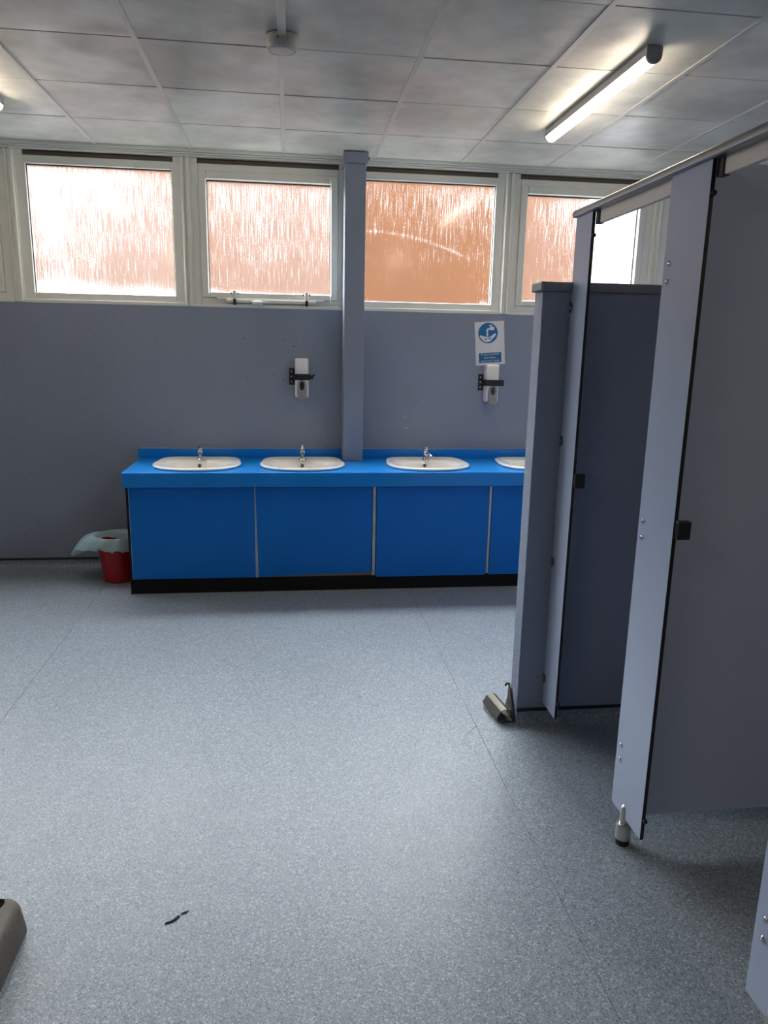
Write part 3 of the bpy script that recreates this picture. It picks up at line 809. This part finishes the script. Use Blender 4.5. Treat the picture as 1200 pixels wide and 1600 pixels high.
tag(tk, 'narrow off-white cable trunking on the ceiling leading to the smoke detector', 'trunking')

# ------------------------------------------------------------------ bent steel bracket at the foot of the wing wall
br = thing('bent_bracket', 'bent tarnished steel channel and plate at the foot of the wing wall', 'bracket', (.90, 2.95, 0))
inv = Matrix.Translation((-.90, -2.95, 0))
def sheet(poly3, th):
    """thin folded sheet: list of rows of points, solidified"""
    bm = bmesh.new(); V = [[bm.verts.new(p) for p in r] for r in poly3]
    for a, b in zip(V, V[1:]):
        for i in range(len(a) - 1): bm.faces.new((a[i], a[i + 1], b[i + 1], b[i]))
    bmesh.ops.recalc_face_normals(bm, faces=bm.faces)
    bmesh.ops.solidify(bm, geom=list(bm.faces), thickness=th)
    return bm
def sec(o, ax):
    return [(o[0] + a, o[1], b) for a, b in ax]
chan = [(.000, .004), (-.004, .022), (.014, .052), (.026, .059), (.040, .061), (.054, .056), (.064, .044), (.068, .030)]
rows = [[(x0 + a, y, b * k + .001) for a, b in chan] for x0, y, k in ((.868, 3.030, 1.0), (.878, 2.95, 1.0), (.889, 2.868, 1.0))]
q = obj('channel', sheet(rows, .003), M['bronze'], br, smooth=25); q.matrix_parent_inverse = inv
poly = [(2.985, .004), (2.985, .030), (2.962, .075), (2.955, .140), (2.946, .150), (2.925, .118), (2.885, .062), (2.868, .030), (2.862, .004)]
bm = bmesh.new(); prism(bm, poly, 'x', .957, .961)
q = obj('upright_plate', bm, M['bronze'], br); q.matrix_parent_inverse = inv
bm = bmesh.new(); tube(bm, [(.957, 2.951, .140), (.949, 2.951, .147), (.944, 2.951, .142), (.943, 2.951, .134)], .005, 8)
q = obj('curled_tip', bm, M['bronze'], br, smooth=60); q.matrix_parent_inverse = inv
bm = bmesh.new(); box(bm, .930, .958, 2.868, 2.98, .002, .006)
q = obj('base_flange', bm, M['bronze'], br); q.matrix_parent_inverse = inv
bm = bmesh.new(); prism(bm, [(.944, .012), (.951, .020), (.953, .052), (.948, .058), (.943, .040)], 'y', 2.890, 2.893)
q = obj('torn_sliver', bm, M['paper'], br); q.matrix_parent_inverse = inv

# ------------------------------------------------------------------ rubber foot block at lower left, with socket holes
def block():
    x0, x1, y0, y1, h = -.975, -.732, 1.12, 1.885, .098
    def ring(ins, z, r):
        out = []
        X0, X1, Y0, Y1 = x0 + ins, x1 - ins, y0 + ins, y1 - ins
        for cx_, cy_, a0 in ((X1 - r, Y1 - r, 0), (X0 + r, Y1 - r, PI / 2), (X0 + r, Y0 + r, PI), (X1 - r, Y0 + r, 1.5 * PI)):
            for k in range(7):
                a = a0 + k * PI / 12; out.append((cx_ + r * math.cos(a), cy_ + r * math.sin(a), z))
        return out
    bm = bmesh.new()
    loft(bm, [ring(0, 0, .045), ring(.001, .012, .045), ring(.008, h - .022, .045), ring(.014, h - .007, .042), ring(.024, h, .036)], True, True, True)
    return bm
bb = obj('foot_block', block(), M['block'], smooth=40)
cut = bmesh.new()
for y in (1.842, 1.62, 1.40, 1.20): lathe(cut, [(.030, .02), (.030, .2)], (-.812, y, 0), 24)
lathe(cut, [(.007, .076), (.007, .2)], (-.757, 1.864, 0), 12)
co_ = obj('cutter', cut, M['block'])
md = bb.modifiers.new('sockets', 'BOOLEAN'); md.operation = 'DIFFERENCE'; md.object = co_; md.solver = 'EXACT'
bpy.context.view_layer.update()
me = bpy.data.meshes.new_from_object(bb.evaluated_get(bpy.context.evaluated_depsgraph_get()))
bb.modifiers.clear(); bb.data = me
bpy.data.objects.remove(co_)
tag(bb, 'grubby grey-brown block with a round socket hole, at the lower left corner', 'foot block')

# ------------------------------------------------------------------ small dark scrap lying on the vinyl
sc_ = bmesh.new()
prism(sc_, [(-.026, -.008), (-.008, -.004), (.004, .004), (.012, .016), (.006, .018), (-.006, .002)], 'z', .0005, .004)
prism(sc_, [(.014, .022), (.030, .030), (.034, .035), (.020, .030)], 'z', .0005, .003)
q = obj('rubber_scrap', sc_, M['scrap'])
q.location = (-.335, 1.845, 0)
tag(q, 'tiny torn dark scrap lying alone on the open vinyl floor', 'scrap')
